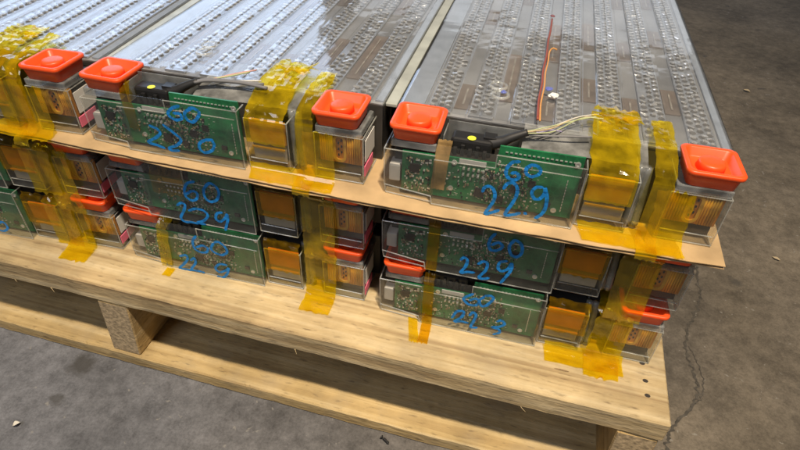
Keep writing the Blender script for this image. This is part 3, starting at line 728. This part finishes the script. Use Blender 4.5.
    if top:
        obj('amber_tape', tape('tape', .1425, .1800, [(.074, .0685), (.055, .0685), (.032, .0660), (.012, .0585), (.0000, .0520), (-.0010, .040), (-.0014, .029)], 'kapton', .0019, s, .002), m)
        obj('amber_tape', tape('tape', .1915, .2080, [(.072, .0690), (.050, .0690), (.022, .0665), (.0030, .0575), (-.0004, .044), (-.0014, .012), (-.0060, .0022), (-.0165, .0014), (-.0205, -.0005), (-.0215, -.006)], 'kapton', .0019, s + 3, .0015), m)
        obj('amber_tape', tape('tape', .1975, .226, [(.0012, .0480), (-.0006, .0400), (-.0012, .030), (-.0022, .012), (-.0080, .0024), (-.0160, .0018), (-.0200, .0016)], 'kapton', .0020, s + 5, .004, .004), m)
        obj('amber_tape', tape('tape', .1440, .1960, [(-.0012, .0080), (-.0040, .0030), (-.0100, .0020), (-.0180, .0014)], 'kapton', .0008, s + 2, .006), m)
        obj('amber_tape', tape('tape', .146, .182, [(.086, .0680), (.078, .0690), (.070, .0690), (.062, .0680)], 'kapton', .0030, s + 8, .002, .012), m)
    else:
        obj('amber_tape', tape('tape', .1435, .1830, [(.0050, .0645), (.0016, .0580), (-.0004, .0500), (-.0008, .038), (-.0010, .024)], 'kapton2', .0016, s, rnd.uniform(-.002, .002)), m)
        end = [(-.0040, .0060), (-.0120, .0020), (-.0230, .0012), (-.0280, .0010)] if layer == 3 else [(-.0016, .006), (-.0030, -.004), (-.0028, -.020)]
        obj('amber_tape', tape('tape', .1905, .2240, [(.030, .0645), (.012, .0640), (.0020, .0560), (-.0006, .042), (-.0012, .018)] + end, 'kapton', .0024, s + 3, rnd.uniform(-.003, .007), .004), m)
        if layer == 3 and stack == 'C':
            obj('amber_tape', tape('tape', .150, .226, [(-.0020, .0090), (-.0070, .0022), (-.0150, .0012), (-.0210, .0010)], 'kapton', .0010, s + 5, .002), m)
    if stack == 'C':
        if layer == 1:
            obj('brown_tape', tape('tape', .0205, .0325, [(.0060, .0600), (.0022, .0480), (.0018, .030), (.0016, .0120)], 'tantape', .0006, s + 6, -.003, .001), m)
        else:
            end = [(-.0072, .004), (-.0130, .0016), (-.0330, .0011)] if layer == 3 else [(-.0068, .0015)]
            obj('amber_tape', tape('tape', .0215, .0320, [(.0040, .0640), (-.0050, .0600), (-.0068, .050), (-.0070, .020)] + end, 'kapton2', .0008, s + 6, .003 if layer == 3 else .0), m)
            if layer == 3:
                obj('amber_tape', tape('tape', .008, .0180, [(-.0030, .0012), (-.018, .0011), (-.034, .0010)], 'kapton', .0006, s + 9, .008), m)
    if stack == 'B':
        if layer == 1:
            obj('brown_tape', tape('tape', .0190, .0300, [(.0090, .0660), (.0030, .0560), (.0018, .040), (.0016, .0200)], 'kapton2', .0010, s + 6, .002, .004), m)
        if layer == 2:
            obj('brown_tape', tape('tape', .0260, .0640, [(.0070, .0560), (.0020, .0470), (.0016, .036), (.0012, .026)], 'kapton2', .0012, s + 6, .0, .006), m)
        if layer == 3:
            obj('amber_tape', tape('tape', .0220, .0360, [(.0060, .0640), (-.0040, .0560), (-.0070, .040), (-.0074, .020), (-.0080, .006)], 'kapton', .0020, s + 6, -.006, .004), m)
            obj('amber_tape', tape('tape', .0230, .0330, [(-.0090, .0012), (-.015, .0011), (-.021, .0010)], 'kapton', .0004, s + 7, 0), m)
    if stack == 'A':
        obj('amber_tape', tape('tape', .172, .206, [(.030, .066), (.004, .062), (-.0014, .052), (-.0022, .030), (-.0026, .008), (-.004, .0015)], 'kapton', .0026, s + 11, .002, .004), m)
    return m

BASE = {'A': (-.8587, .0378, .0643), 'B': (-.5656, .0535, .0241), 'C': (-.2676, .0581, .0234)}
ZL = {1: .1570, 2: .0766, 3: 0.0002}
JIT = {('C', 3): (-.0022, .000, -.002), ('C', 2): (-.001, .001, .0), ('B', 3): (-.001, .001, .001), ('B', 2): (.000, 0, -.002), ('A', 3): (-.0035, .001, .0), ('A', 2): (-.001, -.001, .0), ('A', 1): (.001, 0, 0), ('B', 1): (0, 0, 0), ('C', 1): (0, 0, 0)}
CAPS = {('B', 1): ((.002, .0), (-.0015, 0)), ('C', 1): ((0, 0), (.0028, 0)), ('A', 1): ((0, 0), (.001, 0))}
LABELS = {
 ('A', 1): 'clear cased battery module atop the leftmost stack, cut off by the left edge',
 ('A', 2): 'middle battery module of the leftmost stack, directly under the cardboard sheet',
 ('A', 3): 'bottom battery module of the leftmost stack, resting on the pallet board',
 ('B', 1): 'battery module atop the middle stack, its clear top shining bluish white',
 ('B', 2): 'middle battery module of the middle stack, directly under the cardboard, marked 60 229',
 ('B', 3): 'bottom battery module of the middle stack, yellow tape running onto the pallet',
 ('C', 1): 'battery module atop the right stack, grey top with a red wire, marked 60 22.9',
 ('C', 2): 'middle battery module of the right stack, directly under the cardboard, marked 60 229',
 ('C', 3): 'bottom battery module of the right stack, on the pallet beside its right end',
}
mods = {}
for stack in 'ABC':
    bx, by, yw = BASE[stack]
    for layer in (1, 2, 3):
        j = JIT[(stack, layer)]; cl, cr = CAPS.get((stack, layer), ((0, 0), (0, 0)))
        mods[(stack, layer)] = make_module(stack, layer, (bx + j[0], by + j[1], ZL[layer]), yw + j[2], LABELS[(stack, layer)], cl, cr)

# wires of the two top modules whose leads show
def wire(name, mod, pts, r, mat):
    obj(name, tube_mesh(name + str(len(cache)), pts, r, mat), mods[mod])
C1 = ('C', 1); B1 = ('B', 1)
for dz, dy, mt, e in ((0, 0, 'w_purple', (.118, .030, .0700)), (.001, .001, 'w_green', (.150, .066, .0710)), (-.001, .0015, 'w_white', (.148, .070, .0700)), (.0015, -.001, 'w_tan', (.146, .064, .0700)), (0, -.0015, 'w_green', (.152, .062, .0705))):
    t1 = (.090 + (e[0] - .09) * .35, .022 + (e[1] - .022) * .30 + dy * 2.5 - .0015, .0700 + dz); t2 = (.090 + (e[0] - .09) * .70, .022 + (e[1] - .022) * .78 - dy * 2 + .0015, .0702 - dz * .5)
    wire('lead_wire', C1, [(.0885, .0220 + dy * .5, .0685 + dz * .5), (.096, .0240 + dy * 1.5, .0694 + dz), t1, t2, e], .00055, mt)
wire('lead_wire', C1, [(.088, .021, .067), (.105, .024, .0670), (.125, .026, .0690), (.142, .030, .0690)], .0009, 'w_grey')
wire('sense_wire', C1, [(.0975, .050, .0672), (.0962, .085, .0675), (.0972, .12, .0676), (.0966, .15, .0675), (.0980, .19, .0674), (.0978, .23, .0674), (.0988, .26, .0674), (.0990, .30, .0676)], .0011, 'w_red')
wire('sense_wire', C1, [(.0995, .048, .0672), (.0984, .08, .0676), (.0996, .115, .0678), (.0990, .145, .0678), (.1002, .17, .0678), (.1005, .197, .0685), (.1035, .207, .0690), (.1080, .206, .0685)], .0008, 'w_orange')
bm = bmesh.new(); bmesh.ops.create_icosphere(bm, subdivisions=2, radius=.0030)
for v in bm.verts: v.co *= 1 + .35 * noise.noise(v.co * 300); v.co.z *= .4
obj('wire_splice', mesh_from('wire_splice', bm, 'w_mauve', True), mods[C1], (.0990, .310, .0680))
for k, (mt, e, dy) in enumerate((('w_grey', (.150, .034, .0690), 0), ('w_green', (.128, .052, .0700), .0012), ('w_pink', (.132, .058, .0700), -.001), ('w_white', (.145, .040, .0690), .002), ('w_grey', (.156, .028, .0690), -.002))):
    wire('lead_wire', B1, [(.0885, .0217 + dy, .0685), (.100, .026 + dy, .0700), ((.1 + e[0]) / 2, (.026 + e[1]) / 2 - .001 - dy, .0705), e], .0008 if mt != 'w_grey' else .0016, mt)

def scrap(name, mat, u, v, r, sd):
    bm = bmesh.new(); bmesh.ops.create_icosphere(bm, subdivisions=2, radius=r)
    for v_ in bm.verts: v_.co *= 1 + .6 * noise.noise(v_.co * 260 + Vector((sd, 0, 0))); v_.co.z *= .35
    obj(name, mesh_from(name, bm, mat), mods[C1], (u, v, .0675))
scrap('blue_wire_tag', 'w_blue', .1045, .112, .0036, 1); scrap('white_glue_blob', 'white', .1085, .100, .0042, 5); scrap('blue_wire_tag', 'w_blue', .0640, .093, .0026, 9)
# ------------------------------------------------------------------ cardboard sheet between the upper two layers
card = bpy.data.objects.new('cardboard_sheet', None); col.objects.link(card)
card.location = (-.48, .38, .1530)
tag(card, 'flat tan corrugated cardboard sheet laid between the upper two module layers', 'cardboard')
def card_liner(z0, z1, seed):
    bm = bmesh.new(); n = 110; rows = []
    x0, x1 = -.485, .4745
    def fy(x, k):
        t = (x - x0) / (x1 - x0)
        return -.336 - .006 * math.sin(t * 2.9) + .0016 * noise.noise((x * 30, seed, 0)) + .0006 * noise.noise((x * 160, seed, 3)) + .010 * max(0, t - .9) * 4
    for i in range(n + 1):
        x = x0 + (x1 - x0) * i / n
        dzf = -.0016 * abs(noise.noise((x * 9, 1.7, 0))) - .0004 * noise.noise((x * 40, 2.7, 0))
        rows.append([bm.verts.new((x, y, z + (dzf if y < 0 else 0))) for y, z in ((fy(x, 0), z0), (.345, z0), (.345, z1), (fy(x, 0), z1))])
    for a, b in zip(rows, rows[1:]):
        for j in range(4): bm.faces.new((a[j], b[j], b[(j + 1) % 4], a[(j + 1) % 4]))
    bm.faces.new(rows[0]); bm.faces.new(list(reversed(rows[-1])))
    bmesh.ops.recalc_face_normals(bm, faces=bm.faces)
    return mesh_from('liner', bm, 'cardboard')
obj('top_liner', card_liner(.0031, .0038, 1.3), card)
obj('bottom_liner', card_liner(.0002, .0009, 4.9), card)
bm = bmesh.new(); prev = None; n = 480
for i in range(n + 1):
    x = -.483 + .955 * i / n; z = .0020 + .0010 * math.cos(i * math.pi / 2.0)
    a = bm.verts.new((x, -.331 - .006 * math.sin((i / n) * 2.9) + .004 * max(0, i / n - .9) * 10, z)); b = bm.verts.new((x, .34, z))
    if prev: bm.faces.new((prev[0], a, b, prev[1]))
    prev = (a, b)
obj('flute', mesh_from('flute', bm, 'cardboard'), card)

# ------------------------------------------------------------------ small litter on the floor
def leaf(loc, ln, wd, rot, label, mat='leaf', name='dry_leaf', cat='leaf', h=.35):
    bm = bmesh.new(); rows = []
    for i in range(9):
        t = i / 8; hw = wd * math.sin(math.pi * min(max(t, .03), .97)) * (1 + .2 * noise.noise((t * 4, ln * 99, 1)))
        z = .0006 + wd * h * (math.sin(t * 3) + .5)
        rows.append([bm.verts.new((ln * (t - .5), hw * s, z + abs(s) * wd * h)) for s in (-1, -.5, 0, .5, 1)])
    for a, b in zip(rows, rows[1:]):
        for j in range(4): bm.faces.new((a[j], a[j + 1], b[j + 1], b[j]))
    o = obj(name, mesh_from(name, bm, mat, True), None, loc, (0, 0, rot)); tag(o, label, cat)
leaf((.240, .460, ZF), .012, .0030, -.5, 'small pale dry leaf on the brown floor beside the module stacks')
leaf((.307, 1.095, ZF), .016, .005, -.6, 'curled dry leaf on the dark floor far behind the right stack')
leaf((-.668, -.112, ZF), .0075, .0030, .9, 'tiny cream wood chip on the grey floor at lower left', 'w_white', 'wood_chip', 'chip', .8)
# bent black screw
s = bpy.data.objects.new('bent_screw', None); col.objects.link(s); s.location = (-.264, -.012, ZF); tag(s, 'small bent black screw lying on the grey floor before the pallet', 'screw')
bm = bmesh.new(); tube(bm, [(-.005, .002, .0018), (0, 0, .0022), (.004, -.003, .0016)], .0012, .0006, 8)
for k in range(6): tube(bm, [(-.003 + k * .0012, .0014 - k * .0007, .0020), (-.0026 + k * .0012, .0012 - k * .0007, .0020)], .0018, n=8)
obj('shank', mesh_from('shank', bm, 'chip', True), s)
bm = bmesh.new(); tube(bm, [(-.0062, .0026, .0022), (-.005, .002, .0022)], .0027, .0016, 10); obj('head', mesh_from('head', bm, 'chip', True), s)
